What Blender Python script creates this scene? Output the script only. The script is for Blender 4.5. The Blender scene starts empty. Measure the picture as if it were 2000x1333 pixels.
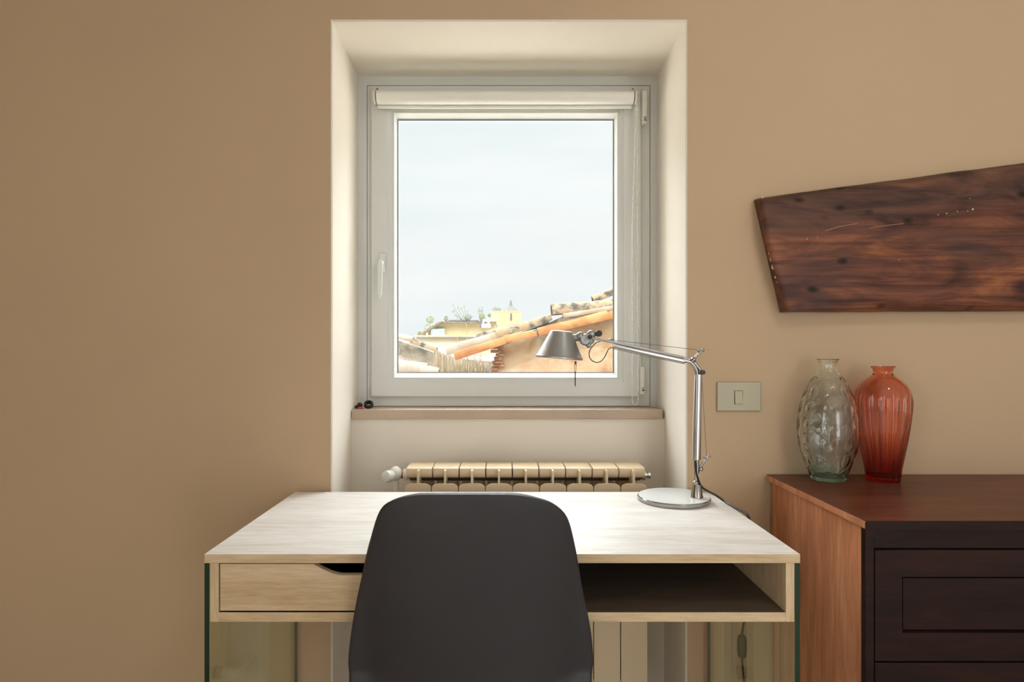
import bpy, math, random
from mathutils import Vector, Matrix, noise as mnoise

random.seed(7)
SC = bpy.context.scene
COL = SC.collection
PI = math.pi

# ------------------------------------------------------------------ camera
EYE = 1.162
F = 1208.0          # focal length in pixels of the 2000 px wide frame
CX, CY = 982.0, 683.0
cam_d = bpy.data.cameras.new('camera')
cam = bpy.data.objects.new('camera', cam_d)
COL.objects.link(cam)
cam.location = (0, 0, EYE)
cam.rotation_euler = (PI / 2, 0, 0)
cam_d.sensor_width = 36
cam_d.sensor_fit = 'HORIZONTAL'
cam_d.lens = F / 2000 * 36
cam_d.shift_x = (1000 - CX) / 2000
cam_d.shift_y = (CY - 666.5) / 2000
cam_d.clip_start = 0.02
cam_d.clip_end = 500
SC.camera = cam

# ------------------------------------------------------------------ render look
SC.view_settings.view_transform = 'Standard'
SC.view_settings.look = 'None'
SC.view_settings.gamma = 1
SC.view_settings.use_curve_mapping = False
SC.view_settings.exposure = 0.0
cy = SC.cycles
cy.max_bounces = 12
cy.diffuse_bounces = 6
cy.glossy_bounces = 6
cy.transmission_bounces = 12
cy.transparent_max_bounces = 24
cy.sample_clamp_indirect = 6
cy.use_denoising = True

# ------------------------------------------------------------------ world: bright hazy cloudy sky
W = bpy.data.worlds.new('sky')
SC.world = W
W.use_nodes = True
wn, wl = W.node_tree.nodes, W.node_tree.links
wn.clear()
wo = wn.new('ShaderNodeOutputWorld')
bg = wn.new('ShaderNodeBackground')
tc = wn.new('ShaderNodeTexCoord')
sp = wn.new('ShaderNodeSeparateXYZ')
wl.new(tc.outputs['Generated'], sp.inputs[0])
mp = wn.new('ShaderNodeMapping')
mp.inputs['Scale'].default_value = (1.3, 1.3, 7.5)
mp.inputs['Location'].default_value = (0.3, 0.1, 0.2)
wl.new(tc.outputs['Generated'], mp.inputs[0])
nz = wn.new('ShaderNodeTexNoise')
nz.inputs['Scale'].default_value = 1.7
nz.inputs['Detail'].default_value = 5
nz.inputs['Roughness'].default_value = 0.5
wl.new(mp.outputs[0], nz.inputs['Vector'])
cr = wn.new('ShaderNodeValToRGB')
cr.color_ramp.elements[0].position = 0.36
cr.color_ramp.elements[0].color = (0.86, 0.92, 0.95, 1)
cr.color_ramp.elements[1].position = 0.60
cr.color_ramp.elements[1].color = (0.95, 0.97, 0.99, 1)
wl.new(nz.outputs['Fac'], cr.inputs['Fac'])
st = wn.new('ShaderNodeValToRGB')      # brightness by elevation: high sky boosted above the view to light the niche
e = st.color_ramp.elements
e[0].position = 0.0;  e[0].color = (0.35, 0.35, 0.35, 1)
e[1].position = 1.0;  e[1].color = (1, 1, 1, 1)
for p, v in ((0.49, .06), (0.50, .0735), (0.68, .077), (0.73, .80)):
    q = st.color_ramp.elements.new(p); q.color = (v, v, v, 1)
ma = wn.new('ShaderNodeMath'); ma.operation = 'MULTIPLY_ADD'
ma.inputs[1].default_value = 0.5; ma.inputs[2].default_value = 0.5
wl.new(sp.outputs['Z'], ma.inputs[0])
wl.new(ma.outputs[0], st.inputs['Fac'])
mm = wn.new('ShaderNodeMath'); mm.operation = 'MULTIPLY'; mm.inputs[1].default_value = 14.2
wl.new(st.outputs['Color'], mm.inputs[0])
wl.new(cr.outputs['Color'], bg.inputs['Color'])
wl.new(mm.outputs[0], bg.inputs['Strength'])
wl.new(bg.outputs[0], wo.inputs[0])

# ------------------------------------------------------------------ sun and added room light
def light(name, kind, loc, rot, energy, color, **kw):
    d = bpy.data.lights.new(name, kind)
    d.energy = energy; d.color = color
    for k, v in kw.items(): setattr(d, k, v)
    o = bpy.data.objects.new(name, d); COL.objects.link(o)
    o.location = loc; o.rotation_euler = rot
    return o

sun = light('sun', 'SUN', (0, 0, 20), (0, 0, 0), 3.0, (1.0, 0.93, 0.82), angle=math.radians(1.2))
sun.rotation_euler = Vector((0.35, 0.60, -0.73)).to_track_quat('-Z', 'Y').to_euler()
# added area lights out of view that fill the room from behind and left
light('rear_left_fill', 'AREA', (-1.80, -2.9, 1.1), (PI / 2, 0, 0), 10, (0.96, 0.99, 1.0), shape='RECTANGLE', size=0.9, size_y=2.1)
light('rear_right_fill', 'AREA', (1.80, -2.9, 1.1), (PI / 2, 0, 0), 25, (0.96, 0.99, 1.0), shape='RECTANGLE', size=0.9, size_y=2.1)
light('side_fill', 'AREA', (-2.36, -1.9, 1.35), (PI / 2, 0, -PI / 2), 36, (0.95, 0.99, 0.98), shape='RECTANGLE', size=1.4, size_y=2.0, spread=math.radians(120))
light('overhead_fill', 'AREA', (1.10, 0.1, 2.70), (0, 0, 0), 8, (1.0, 0.97, 0.92), shape='DISK', size=0.4)  # added unseen light from above, to brighten the desktop

# ------------------------------------------------------------------ helpers
def P(px, py, D):
    return Vector(((px - CX) * D / F, D, EYE - (py - CY) * D / F))
def PX(px, D): return (px - CX) * D / F
def PZ(py, D): return EYE - (py - CY) * D / F

class MB:
    """collects faces for one mesh"""
    def __init__(s): s.v = []; s.f = []; s.m = []; s.cur = 0
    def add(s, vs, fs):
        b = len(s.v); s.v += [tuple(v) for v in vs]
        for f in fs: s.f.append([b + i for i in f]); s.m.append(s.cur)
        return s
    def box(s, x0, x1, y0, y1, z0, z1):
        vs = [(x, y, z) for x in (x0, x1) for y in (y0, y1) for z in (z0, z1)]
        return s.add(vs, [(0, 1, 3, 2), (4, 6, 7, 5), (0, 4, 5, 1), (2, 3, 7, 6), (0, 2, 6, 4), (1, 5, 7, 3)])
    def prism(s, poly, y0, y1):
        """poly: list of (x, z); extruded along y"""
        n = len(poly)
        vs = [(x, y0, z) for x, z in poly] + [(x, y1, z) for x, z in poly]
        fs = [tuple(range(n)), tuple(range(2 * n - 1, n - 1, -1))]
        fs += [(i, i + n, (i + 1) % n + n, (i + 1) % n) for i in range(n)]
        return s.add(vs, fs)
    def rings(s, rings, close=False, cap=True):
        n = len(rings[0]); vs = [p for r in rings for p in r]; fs = []
        k = len(rings)
        for j in range(k if close else k - 1):
            a, b = j * n, ((j + 1) % k) * n
            fs += [(a + i, a + (i + 1) % n, b + (i + 1) % n, b + i) for i in range(n)]
        if cap and not close:
            fs += [tuple(range(n - 1, -1, -1)), tuple((k - 1) * n + i for i in range(n))]
        return s.add(vs, fs)
    def lathe(s, prof, origin=(0, 0, 0), axis=(0, 0, 1), seg=32, close=False, cap=True):
        """prof: list of (r, h) along axis"""
        ax = Vector(axis).normalized(); o = Vector(origin)
        t = Vector((1, 0, 0)) if abs(ax.x) < .9 else Vector((0, 1, 0))
        u = ax.cross(t).normalized(); w = ax.cross(u)
        rs = [[o + ax * h + (u * math.cos(2 * PI * i / seg) + w * math.sin(2 * PI * i / seg)) * max(r, 1e-5) for i in range(seg)] for r, h in prof]
        return s.rings(rs, close, cap)
    def cyl(s, p0, p1, r, seg=20, r1=None):
        p0, p1 = Vector(p0), Vector(p1); d = p1 - p0
        return s.lathe([(r, 0), (r if r1 is None else r1, d.length)], p0, d, seg)
    def ball(s, c, r, seg=16, sc=(1, 1, 1)):
        n = seg // 2 + 1; rs = []
        for j in range(n):
            a = -PI / 2 + PI * j / (n - 1)
            rr = max(math.cos(a), 1e-3)
            rs.append([Vector(c) + Vector((rr * math.cos(2 * PI * i / seg) * r * sc[0], rr * math.sin(2 * PI * i / seg) * r * sc[1], math.sin(a) * r * sc[2])) for i in range(seg)])
        return s.rings(rs)
    def tube(s, pts, r, seg=12, smooth=6):
        pts = [Vector(p) for p in pts]
        if smooth and len(pts) > 2:
            q = []
            ext = [pts[0] * 2 - pts[1]] + pts + [pts[-1] * 2 - pts[-2]]
            for i in range(1, len(ext) - 2):
                a, b, c, d = ext[i - 1:i + 3]
                for k in range(smooth):
                    t = k / smooth
                    q.append(0.5 * ((2 * b) + (c - a) * t + (2 * a - 5 * b + 4 * c - d) * t * t + (3 * b - a - 3 * c + d) * t ** 3))
            q.append(pts[-1]); pts = q
        rs = []; up = None
        for i, p in enumerate(pts):
            t = (pts[min(i + 1, len(pts) - 1)] - pts[max(i - 1, 0)]).normalized()
            if up is None:
                up = t.cross(Vector((0, 1, 0)) if abs(t.y) < .9 else Vector((1, 0, 0))).normalized()
            up = (up - t * up.dot(t)).normalized(); w = t.cross(up)
            rs.append([p + (up * math.cos(2 * PI * k / seg) + w * math.sin(2 * PI * k / seg)) * r for k in range(seg)])
        return s.rings(rs)
    def bar(s, p0, p1, h, d):
        """rectangular bar in an x-z plane: h across, d deep along y"""
        p0, p1 = Vector(p0), Vector(p1); t = (p1 - p0).normalized(); u = t.cross(Vector((0, 1, 0))).normalized(); y = Vector((0, 1, 0))
        c = [(-1, -1), (1, -1), (1, 1), (-1, 1)]
        return s.rings([[p + u * a * h / 2 + y * b * d / 2 for a, b in c] for p in (p0, p1)])
    def rectloft(s, loops, close=True):
        """loops of rectangles (px0, px1, py0, py1, D), skinned one to the next"""
        rs = [[P(a, c, D), P(b, c, D), P(b, d, D), P(a, d, D)] for a, b, c, d, D in loops]
        return s.rings(rs, close=close, cap=False)

def obj(name, mb, mats, parent=None, bevel=0, seg=2, smooth=35, sub=0, solid=0, soff=-1, flip=True):
    me = bpy.data.meshes.new(name)
    me.from_pydata(mb.v, [], mb.f); me.validate()
    if not isinstance(mats, (list, tuple)): mats = [mats]
    for m in mats: me.materials.append(m)
    if len(mats) > 1 and len(me.polygons) == len(mb.m):
        for p, i in zip(me.polygons, mb.m): p.material_index = i
    if flip:
        import bmesh
        bm = bmesh.new(); bm.from_mesh(me); bmesh.ops.recalc_face_normals(bm, faces=bm.faces); bm.to_mesh(me); bm.free()
    if smooth:
        me.shade_smooth(); me.set_sharp_from_angle(angle=math.radians(smooth))
    o = bpy.data.objects.new(name, me); COL.objects.link(o)
    if parent is not None: attach(o, parent)
    if solid:
        q = o.modifiers.new('solid', 'SOLIDIFY'); q.thickness = solid; q.offset = soff
    if bevel:
        q = o.modifiers.new('bevel', 'BEVEL'); q.width = bevel; q.segments = seg; q.limit_method = 'ANGLE'; q.angle_limit = math.radians(40); q.harden_normals = True
    if sub:
        q = o.modifiers.new('sub', 'SUBSURF'); q.levels = sub; q.render_levels = sub
    return o

def world_off(o):
    v = Vector(o.location); p = o.parent
    while p: v += p.location; p = p.parent
    return v
def attach(o, parent):
    o.parent = parent; o.location = Vector(o.location) - world_off(parent)

def empty(name, loc):
    o = bpy.data.objects.new(name, None); COL.objects.link(o); o.location = loc; o.empty_display_size = .05
    return o
def tag(o, label, cat, group=None):
    o['label'] = label; o['category'] = cat
    if group: o['group'] = group
    return o
def struct(o, label=None):
    o['kind'] = 'structure'
    if label: o['label'] = label
    return o

# ------------------------------------------------------------------ materials
class NT:
    def __init__(s, name):
        s.m = bpy.data.materials.new(name); s.m.use_nodes = True
        s.n, s.l = s.m.node_tree.nodes, s.m.node_tree.links
        s.b = s.n['Principled BSDF']; s.out = s.n['Material Output']
    def new(s, t, **kw):
        x = s.n.new(t)
        for k, v in kw.items(): setattr(x, k, v)
        return x
    def coord(s, scale=(1, 1, 1), rot=(0, 0, 0), loc=(0, 0, 0)):
        t = s.new('ShaderNodeTexCoord'); m = s.new('ShaderNodeMapping')
        m.inputs['Scale'].default_value = scale; m.inputs['Rotation'].default_value = rot; m.inputs['Location'].default_value = loc
        s.l.new(t.outputs['Object'], m.inputs[0]); return m.outputs[0]
    def noise(s, vec, scale, detail=4, rough=.5, dist=0):
        x = s.new('ShaderNodeTexNoise'); x.inputs['Scale'].default_value = scale; x.inputs['Detail'].default_value = detail
        x.inputs['Roughness'].default_value = rough; x.inputs['Distortion'].default_value = dist
        s.l.new(vec, x.inputs['Vector']); return x.outputs['Fac']
    def ramp(s, fac, stops):
        x = s.new('ShaderNodeValToRGB'); el = x.color_ramp.elements
        while len(el) > 1: el.remove(el[-1])
        for i, (p, c) in enumerate(stops):
            q = el[0] if i == 0 else el.new(p)
            q.position = p; q.color = (*c, 1) if len(c) == 3 else c
        s.l.new(fac, x.inputs[0]); return x.outputs[0]
    def mix(s, mode, fac, a, b):
        x = s.new('ShaderNodeMixRGB', blend_type=mode)
        for i, v in ((0, fac), (1, a), (2, b)):
            if hasattr(v, 'is_output'): s.l.new(v, x.inputs[i])
            else: x.inputs[i].default_value = v if i == 0 else (*v, 1)
        return x.outputs[0]
    def bump(s, h, strength=.3, dist=.002):
        x = s.new('ShaderNodeBump'); x.inputs['Strength'].default_value = strength; x.inputs['Distance'].default_value = dist
        s.l.new(h, x.inputs['Height']); s.l.new(x.outputs[0], s.b.inputs['Normal'])
    def set(s, **kw):
        for k, v in kw.items():
            k = k.replace('_', ' ')
            i = s.b.inputs[k]
            if hasattr(v, 'is_output'): s.l.new(v, i)
            else: i.default_value = (*v, 1) if isinstance(v, tuple) else v
        return s

def simple(name, col, rough=.5, metal=0, var=.06, vs=8, bs=0, bd=.001, **kw):
    t = NT(name); c = t.coord()
    f = t.noise(c, vs, 3)
    a = tuple(max(0, x * (1 - var)) for x in col); b = tuple(min(1, x * (1 + var)) for x in col)
    t.set(Base_Color=t.ramp(f, [(.3, a), (.7, b)]), Roughness=rough, Metallic=metal, **kw)
    if bs: t.bump(t.noise(c, bs, 4), .4, bd)
    return t.m

def wood(name, stops, stretch, scale, rough=.45, fine=.25, bump=.0004, dist=1.2, loc=(0, 0, 0), spec=.5, coat=0):
    t = NT(name); c = t.coord(stretch, loc=loc)
    f = t.noise(c, scale, 7, .62, dist)
    col = t.ramp(f, stops)
    g = t.noise(c, scale * 9, 3, .6)
    gr = t.ramp(g, [(.35, (1 - fine,) * 3), (.6, (1, 1, 1))])
    col = t.mix('MULTIPLY', 1.0, col, gr)
    t.set(Base_Color=col, Roughness=rough, Coat_Weight=coat, Coat_Roughness=.25)
    t.b.inputs['Specular IOR Level'].default_value = spec
    t.bump(g, .35, bump)
    return t.m

def plaster(name, col, bump=.0012, var=.04, scale=1.4):
    t = NT(name); c = t.coord()
    f = t.noise(c, scale, 5)
    t.set(Base_Color=t.ramp(f, [(.3, tuple(x * (1 - var) for x in col)), (.7, tuple(min(1, x * (1 + var)) for x in col))]), Roughness=.85)
    t.b.inputs['Specular IOR Level'].default_value = .2
    t.bump(t.noise(c, 26, 4, .55), .25, bump)
    return t.m

def clear_pane(name, tint, refl=1.0):
    t = NT(name); n = t.n; l = t.l
    n.remove(t.b)
    geo = t.new('ShaderNodeNewGeometry'); fr = t.new('ShaderNodeFresnel')
    mr = t.new('ShaderNodeMapRange'); mr.inputs['To Min'].default_value = 1.5; mr.inputs['To Max'].default_value = 1 / 1.5
    l.new(geo.outputs['Backfacing'], mr.inputs['Value']); l.new(mr.outputs[0], fr.inputs['IOR'])
    mu = t.new('ShaderNodeMath', operation='MULTIPLY'); mu.inputs[1].default_value = refl
    l.new(fr.outputs[0], mu.inputs[0])
    tr = t.new('ShaderNodeBsdfTransparent'); tr.inputs[0].default_value = (*tint, 1)
    gl = t.new('ShaderNodeBsdfGlossy'); gl.inputs['Roughness'].default_value = .0; gl.inputs[0].default_value = (.95, 1, .95, 1)
    mx = t.new('ShaderNodeMixShader')
    l.new(mu.outputs[0], mx.inputs[0]); l.new(tr.outputs[0], mx.inputs[1]); l.new(gl.outputs[0], mx.inputs[2]); l.new(mx.outputs[0], t.out.inputs[0])
    return t.m

def vase_glass(name, col, rough=.0, dens=0, vcol=(1, 1, 1), ior=1.48, foot=None, zf=(.80, .92)):
    t = NT(name)
    if foot:      # base colour blends to a deeper tone towards the foot
        sx = t.new('ShaderNodeSeparateXYZ'); t.l.new(t.coord(), sx.inputs[0]); mr = t.new('ShaderNodeMapRange'); mr.inputs['From Min'].default_value, mr.inputs['From Max'].default_value = zf
        t.l.new(sx.outputs['Z'], mr.inputs['Value']); col = t.mix('MIX', mr.outputs[0], foot, col)
    t.set(Base_Color=col, Roughness=rough, Transmission_Weight=1.0, IOR=ior)
    if dens:
        v = t.new('ShaderNodeVolumeAbsorption'); v.inputs[0].default_value = (*vcol, 1); v.inputs[1].default_value = dens
        t.l.new(v.outputs[0], t.out.inputs['Volume'])
    return t.m

M = {}
M['wall'] = plaster('tan_wall_paint', (.575, .415, .272))
M['cream'] = plaster('cream_niche_paint', (.82, .755, .67), bump=.0008, var=.02)
M['floor'] = wood('floor_wood', [(.3, (.52, .45, .37)), (.7, (.66, .58, .49))], (1.5, .25, 1), 6, .35)
M['wallw'] = plaster('white_wall_paint', (.80, .80, .78))
M['wall_left'] = plaster('ochre_wall_paint', (.40, .27, .10))
M['ceil'] = plaster('ceiling_white', (.86, .86, .84))
M['pvc'] = simple('white_pvc', (.68, .69, .67), .32, var=.015)
M['bead'] = simple('white_bead', (.86, .86, .84), .25, var=.01)
M['gasket'] = simple('grey_gasket', (.25, .26, .26), .6)
M['pane'] = clear_pane('window_pane', (.985, .99, .985), .6)
M['sill'] = simple('travertine_sill', (.50, .385, .285), .4, var=.12, vs=5, bs=60, bd=.0004)
M['blind'] = simple('blind_white', (.82, .80, .74), .45, var=.02)
M['plastic'] = simple('clear_plastic', (.66, .65, .60), .25, var=.02)
M['steel'] = simple('brushed_steel', (.62, .60, .57), .28, 1)
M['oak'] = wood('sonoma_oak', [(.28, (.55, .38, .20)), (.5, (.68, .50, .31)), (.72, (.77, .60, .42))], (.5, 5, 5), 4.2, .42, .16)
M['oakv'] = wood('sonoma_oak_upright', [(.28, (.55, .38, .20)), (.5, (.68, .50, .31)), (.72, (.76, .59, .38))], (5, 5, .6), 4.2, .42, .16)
M['oaktop'] = wood('sonoma_oak_lit_top', [(.28, (.76, .71, .65)), (.48, (.89, .86, .82)), (.72, (.94, .92, .90))], (.45, 4.5, 4.5), 4.0, .36, .13, spec=.6)  # same oak as the edges, paler: daylight on the top put into colour
M['deskglass'] = clear_pane('desk_glass', (.93, .97, .91), 1.35)
M['glassedge'] = simple('green_glass_edge', (.002, .028, .012), .12, var=.2, vs=3)
M['inner'] = wood('shaded_shelf_oak', [(.3, (.07, .048, .034)), (.7, (.13, .09, .06))], (.5, 5, 5), 4.2, .42, .16)  # shade inside the open compartment painted into the shelf-top oak
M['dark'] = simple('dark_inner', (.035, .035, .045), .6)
M['leather'] = simple('black_leatherette', (.032, .030, .035), .52, var=.15, vs=3, bs=420, bd=.0003)
M['chairleg'] = simple('black_steel', (.02, .02, .02), .35, .6)
M['rad'] = simple('cream_enamel', (.80, .64, .44), .33, var=.02)
M['raddark'] = simple('radiator_core', (.10, .07, .05), .6)  # enamel darkened: depth shade inside the radiator put into the colour
M['white'] = simple('white_plastic', (.80, .79, .74), .35, var=.02)
M['brass'] = simple('dull_brass', (.35, .17, .09), .35, .9)
M['chrome'] = simple('polished_aluminium', (.40, .385, .375), .15, 1, var=.02)
M['alu'] = simple('satin_aluminium', (.42, .42, .42), .34, .85, var=.03)
M['castalu'] = simple('cast_aluminium', (.36, .36, .37), .38, .8, var=.12, vs=40)
M['wire'] = simple('dark_steel_wire', (.10, .095, .09), .4, .5)
M['basetop'] = simple('lamp_base_top', (.80, .84, .84), .22, .1, var=.02)  # sky reflection on the lamp base put into a pale diffuse colour
M['black'] = simple('black_plastic', (.012, .012, .012), .4)
M['pink'] = simple('pink_plastic', (.65, .05, .09), .4)
M['switch'] = simple('champagne_plate', (.40, .355, .25), .38, .2, var=.02)
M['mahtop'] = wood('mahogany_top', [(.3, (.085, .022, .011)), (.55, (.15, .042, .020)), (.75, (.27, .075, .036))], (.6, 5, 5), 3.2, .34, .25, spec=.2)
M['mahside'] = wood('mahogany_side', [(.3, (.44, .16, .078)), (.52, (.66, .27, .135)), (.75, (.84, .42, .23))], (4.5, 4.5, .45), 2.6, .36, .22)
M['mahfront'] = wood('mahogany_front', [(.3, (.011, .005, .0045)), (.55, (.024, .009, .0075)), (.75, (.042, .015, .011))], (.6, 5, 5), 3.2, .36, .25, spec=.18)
M['greenglass'] = vase_glass('pale_green_glass', (.97, 1.0, .985), dens=6, vcol=(.62, .92, .84), foot=(.60, .88, .80), zf=(.80, .85))
M['redglass'] = vase_glass('orange_red_glass', (1.0, .60, .46), dens=45, vcol=(.93, .42, .32), foot=(.50, .10, .07), zf=(.83, .93))  # deeper foot: thick base and the dark sideboard top's reflection put into colour

# ------------------------------------------------------------------ room shell
WY = 1.80      # room face of the window wall
WO = 2.27      # its outer face
FX0, FX1 = -2.45, 2.35
CEIL = 2.78
nl0, nr0 = PX(649, WY), PX(1339.5, WY)          # niche, at the room face
nl1, nr1 = PX(699.5, 2.15), PX(1283.5, 2.15)    # niche, at the window
nt0, nt1 = PZ(41, WY), PZ(149, 2.15)
SILLTOP = EYE - .199

def lerp(a, b, t): return a + (b - a) * t
def nX(side, y):
    t = (y - WY) / (2.15 - WY)
    return lerp(nl0, nl1, t) if side < 0 else lerp(nr0, nr1, t)
def nZ(y): return lerp(nt0, nt1, (y - WY) / (2.15 - WY))

w = MB()
w.cur = 0
y = WY
c = .004       # soft plaster arris round the niche
w.add([(FX0, y, 0), (nl0 - c, y, 0), (nl0 - c, y, nt0 + c), (FX0, y, nt0 + c)], [(0, 1, 2, 3)])
w.add([(nr0 + c, y, 0), (FX1, y, 0), (FX1, y, nt0 + c), (nr0 + c, y, nt0 + c)], [(0, 1, 2, 3)])
w.add([(FX0, y, nt0 + c), (FX1, y, nt0 + c), (FX1, y, CEIL), (FX0, y, CEIL)], [(0, 1, 2, 3)])
w.cur = 1
for sgn, x0 in ((-1, nl0), (1, nr0)):
    w.add([(x0 + sgn * c, y, 0), (x0, y + c, 0), (x0, y + c, nt0), (x0 + sgn * c, y, nt0 + c)], [(0, 1, 2, 3)])
w.add([(nl0 - c, y, nt0 + c), (nr0 + c, y, nt0 + c), (nr0, y + c, nt0), (nl0, y + c, nt0)], [(0, 1, 2, 3)])
ye = WO
N = 14
for sgn in (-1, 1):           # side reveals, with a soft coved turn at the top corner
    for i in range(N):
        a, b = y + c + (ye - y - c) * i / N, y + c + (ye - y - c) * (i + 1) / N
        w.add([(nX(sgn, a), a, 0), (nX(sgn, b), b, 0), (nX(sgn, b), b, nZ(b)), (nX(sgn, a), a, nZ(a))], [(0, 1, 2, 3)])
for i in range(N):
    a, b = y + c + (ye - y - c) * i / N, y + c + (ye - y - c) * (i + 1) / N
    w.add([(nX(-1, a), a, nZ(a)), (nX(1, a), a, nZ(a)), (nX(1, b), b, nZ(b)), (nX(-1, b), b, nZ(b))], [(0, 1, 2, 3)])
AP = 2.052                    # apron wall under the sill
w.add([(nX(-1, AP), AP, 0), (nX(1, AP), AP, 0), (nX(1, AP), AP, SILLTOP - .03), (nX(-1, AP), AP, SILLTOP - .03)], [(0, 1, 2, 3)])
w.cur = 0
w.add([(nl1, AP, SILLTOP - .03), (nr1, AP, SILLTOP - .03), (nr1, WO, SILLTOP - .03), (nl1, WO, SILLTOP - .03)], [(0, 1, 2, 3)])
# outside face
X0, X1, Z0, Z1 = nX(-1, WO), nX(1, WO), SILLTOP - .03, nZ(WO)
w.add([(FX0, WO, -9), (X0, WO, -9), (X0, WO, Z1), (FX0, WO, Z1)], [(0, 1, 2, 3)])
w.add([(X1, WO, -9), (FX1, WO, -9), (FX1, WO, Z1), (X1, WO, Z1)], [(0, 1, 2, 3)])
w.add([(FX0, WO, Z1), (FX1, WO, Z1), (FX1, WO, CEIL + .1), (FX0, WO, CEIL + .1)], [(0, 1, 2, 3)])
w.add([(X0, WO, -9), (X1, WO, -9), (X1, WO, Z0), (X0, WO, Z0)], [(0, 1, 2, 3)])
struct(obj('wall_back', w, [M['wall'], M['cream']], smooth=20, flip=False), 'tan plastered wall with a deep cream window niche')

struct(obj('floor', MB().box(FX0, FX1, -3.0, WO, -.1, 0), M['floor']), 'brown wooden floor')
struct(obj('ceiling', MB().box(FX0, FX1, -3.0, WO, CEIL, CEIL + .1), M['ceil']), 'white ceiling')
struct(obj('wall_left', MB().box(FX0 - .1, FX0, -3.0, WO, -.1, CEIL + .1), M['wall_left']), 'ochre wall left of the desk')
struct(obj('wall_right', MB().box(FX1, FX1 + .1, -3.0, WO, -.1, CEIL + .1), M['wallw']), 'white wall right of the sideboard')
struct(obj('wall_rear', MB().box(FX0 - .1, FX1 + .1, -3.1, -3.0, -.1, CEIL + .1), M['wallw']), 'white wall behind the photographer')

# sill
s = MB().box(PX(686, 2.04) + .001, PX(1295.5, 2.04) - .001, 2.04, 2.20, SILLTOP - .031, SILLTOP)
struct(obj('trim_1', s, M['sill'], bevel=.002), 'pink-beige stone window sill')

# ------------------------------------------------------------------ window
win = empty('window_1', (PX(990, 2.15), 2.15, SILLTOP))
struct(win, 'white plastic tilt-and-turn window in the deep niche')
DF = 2.15
f = MB().rectloft([(699, 1284, 148, 797.5, DF), (716.7, 1269.9, 166.7, 794.7, DF), (716.7, 1269.9, 166.7, 794.7, DF + .006), (722, 1262, 172, 790, DF + .006), (722, 1262, 172, 790, 2.20), (699, 1284, 148, 797.5, 2.20)])
obj('packing_frame', f, M['pvc'], win, bevel=.0015)
f = MB().rectloft([(717.6, 1268.9, 167.7, 794, DF - .002), (730, 1247, 184, 768, DF - .002), (760, 1215, 215, 735, 2.20), (717.6, 1268.9, 167.7, 794, DF + .0055)])
obj('outer_frame', f, M['pvc'], win, bevel=.002)
DS = 2.128
sa = MB().rectloft([(724.5, 1252.5, 173.5, 776, 2.146), (724.5, 1252.5, 173.5, 776, DS + .003), (726.5, 1250.5, 175.5, 774, DS),
                    (757, 1218, 209, 748, DS), (762, 1213, 213, 744, DS + .006), (768, 1207.5, 219, 740, DS + .007),
                    (768, 1207.5, 219, 740, 2.17), (740, 1235, 190, 760, 2.17)])
sash = obj('sash', sa, M['pvc'], win, bevel=.0015)
bd = MB().rectloft([(768, 1207.5, 219, 740, DS + .0065), (770, 1205.5, 221, 738, DS + .003), (776.2, 1199, 233, 728.8, DS + .026), (776.2, 1199, 233, 728.8, DS + .04), (768, 1207.5, 219, 740, DS + .04)])
obj('glazing_bead', bd, M['bead'], sash, bevel=.001)
gk = MB().rectloft([(775.6, 1199.6, 232.4, 729.4, DS + .0262), (778.2, 1196.8, 236, 727.2, DS + .0262), (778.2, 1196.8, 236, 727.2, DS + .033), (775.6, 1199.6, 232.4, 729.4, DS + .033)])
obj('gasket', gk, M['gasket'], sash, smooth=0)
a, b = P(774, 229, DS + .031), P(1201, 731, DS + .031)
obj('pane', MB().box(a.x, b.x, DS + .029, DS + .033, b.z, a.z), M['pane'], sash, smooth=0)
obj('pane', MB().box(a.x, b.x, DS + .045, DS + .049, b.z, a.z), M['pane'], sash, smooth=0)
# handle
hp = P(747, 515, DS)
hb = obj('handle', MB().box(hp.x - .011, hp.x + .011, DS - .012, DS, hp.z - .035, hp.z + .035), M['pvc'], sash, bevel=.006, seg=4)
lv = MB()
lv.cyl((hp.x, DS - .01, hp.z), (hp.x, DS - .045, hp.z), .009)
obj('neck', lv, M['pvc'], hb)
lv = MB(); q0 = Vector((hp.x + .001, DS - .045, hp.z + .006)); q1 = P(741, 582, DS - .05)
rr = []
for k in range(11):
    t = k / 10; p = q0.lerp(q1, t); wd = lerp(.0105, .0075, t) * (1 if 0 < k < 10 else .6)
    rr.append([p + Vector((wd * math.cos(u), .006 * math.sin(u), 0)) for u in [2 * PI * j / 14 for j in range(14)]])
lv.rings(rr); obj('lever', lv, M['pvc'], hb, smooth=60)
# hinges
for (x0, x1, y0, y1) in ((1253.5, 1263, 178, 229), (1249.5, 1258.5, 717, 757)):
    h = MB(); p0, p1 = P(x0, y0, DS - .004), P(x1, y1, DS - .004)
    h.box(p0.x, p1.x, DS - .012, 2.146, p1.z, p0.z)
    hg = obj('hinge', h, M['white'], win, bevel=.0035, seg=3)
    k = MB(); k.cyl((p0.x + .003, DS - .006, p1.z - .012), (p0.x + .003, DS - .006, p1.z), .005)
    k.box(p0.x, p1.x - .002, DS - .008, 2.146, p1.z - .024, p1.z - .013)
    obj('hinge_pin', k, M['white'], hg)
    obj('screw', MB().box(p0.x - .001, p1.x, DS - .005, DS - .001, p1.z - .012, p1.z - .009), M['black'], hg)

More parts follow.
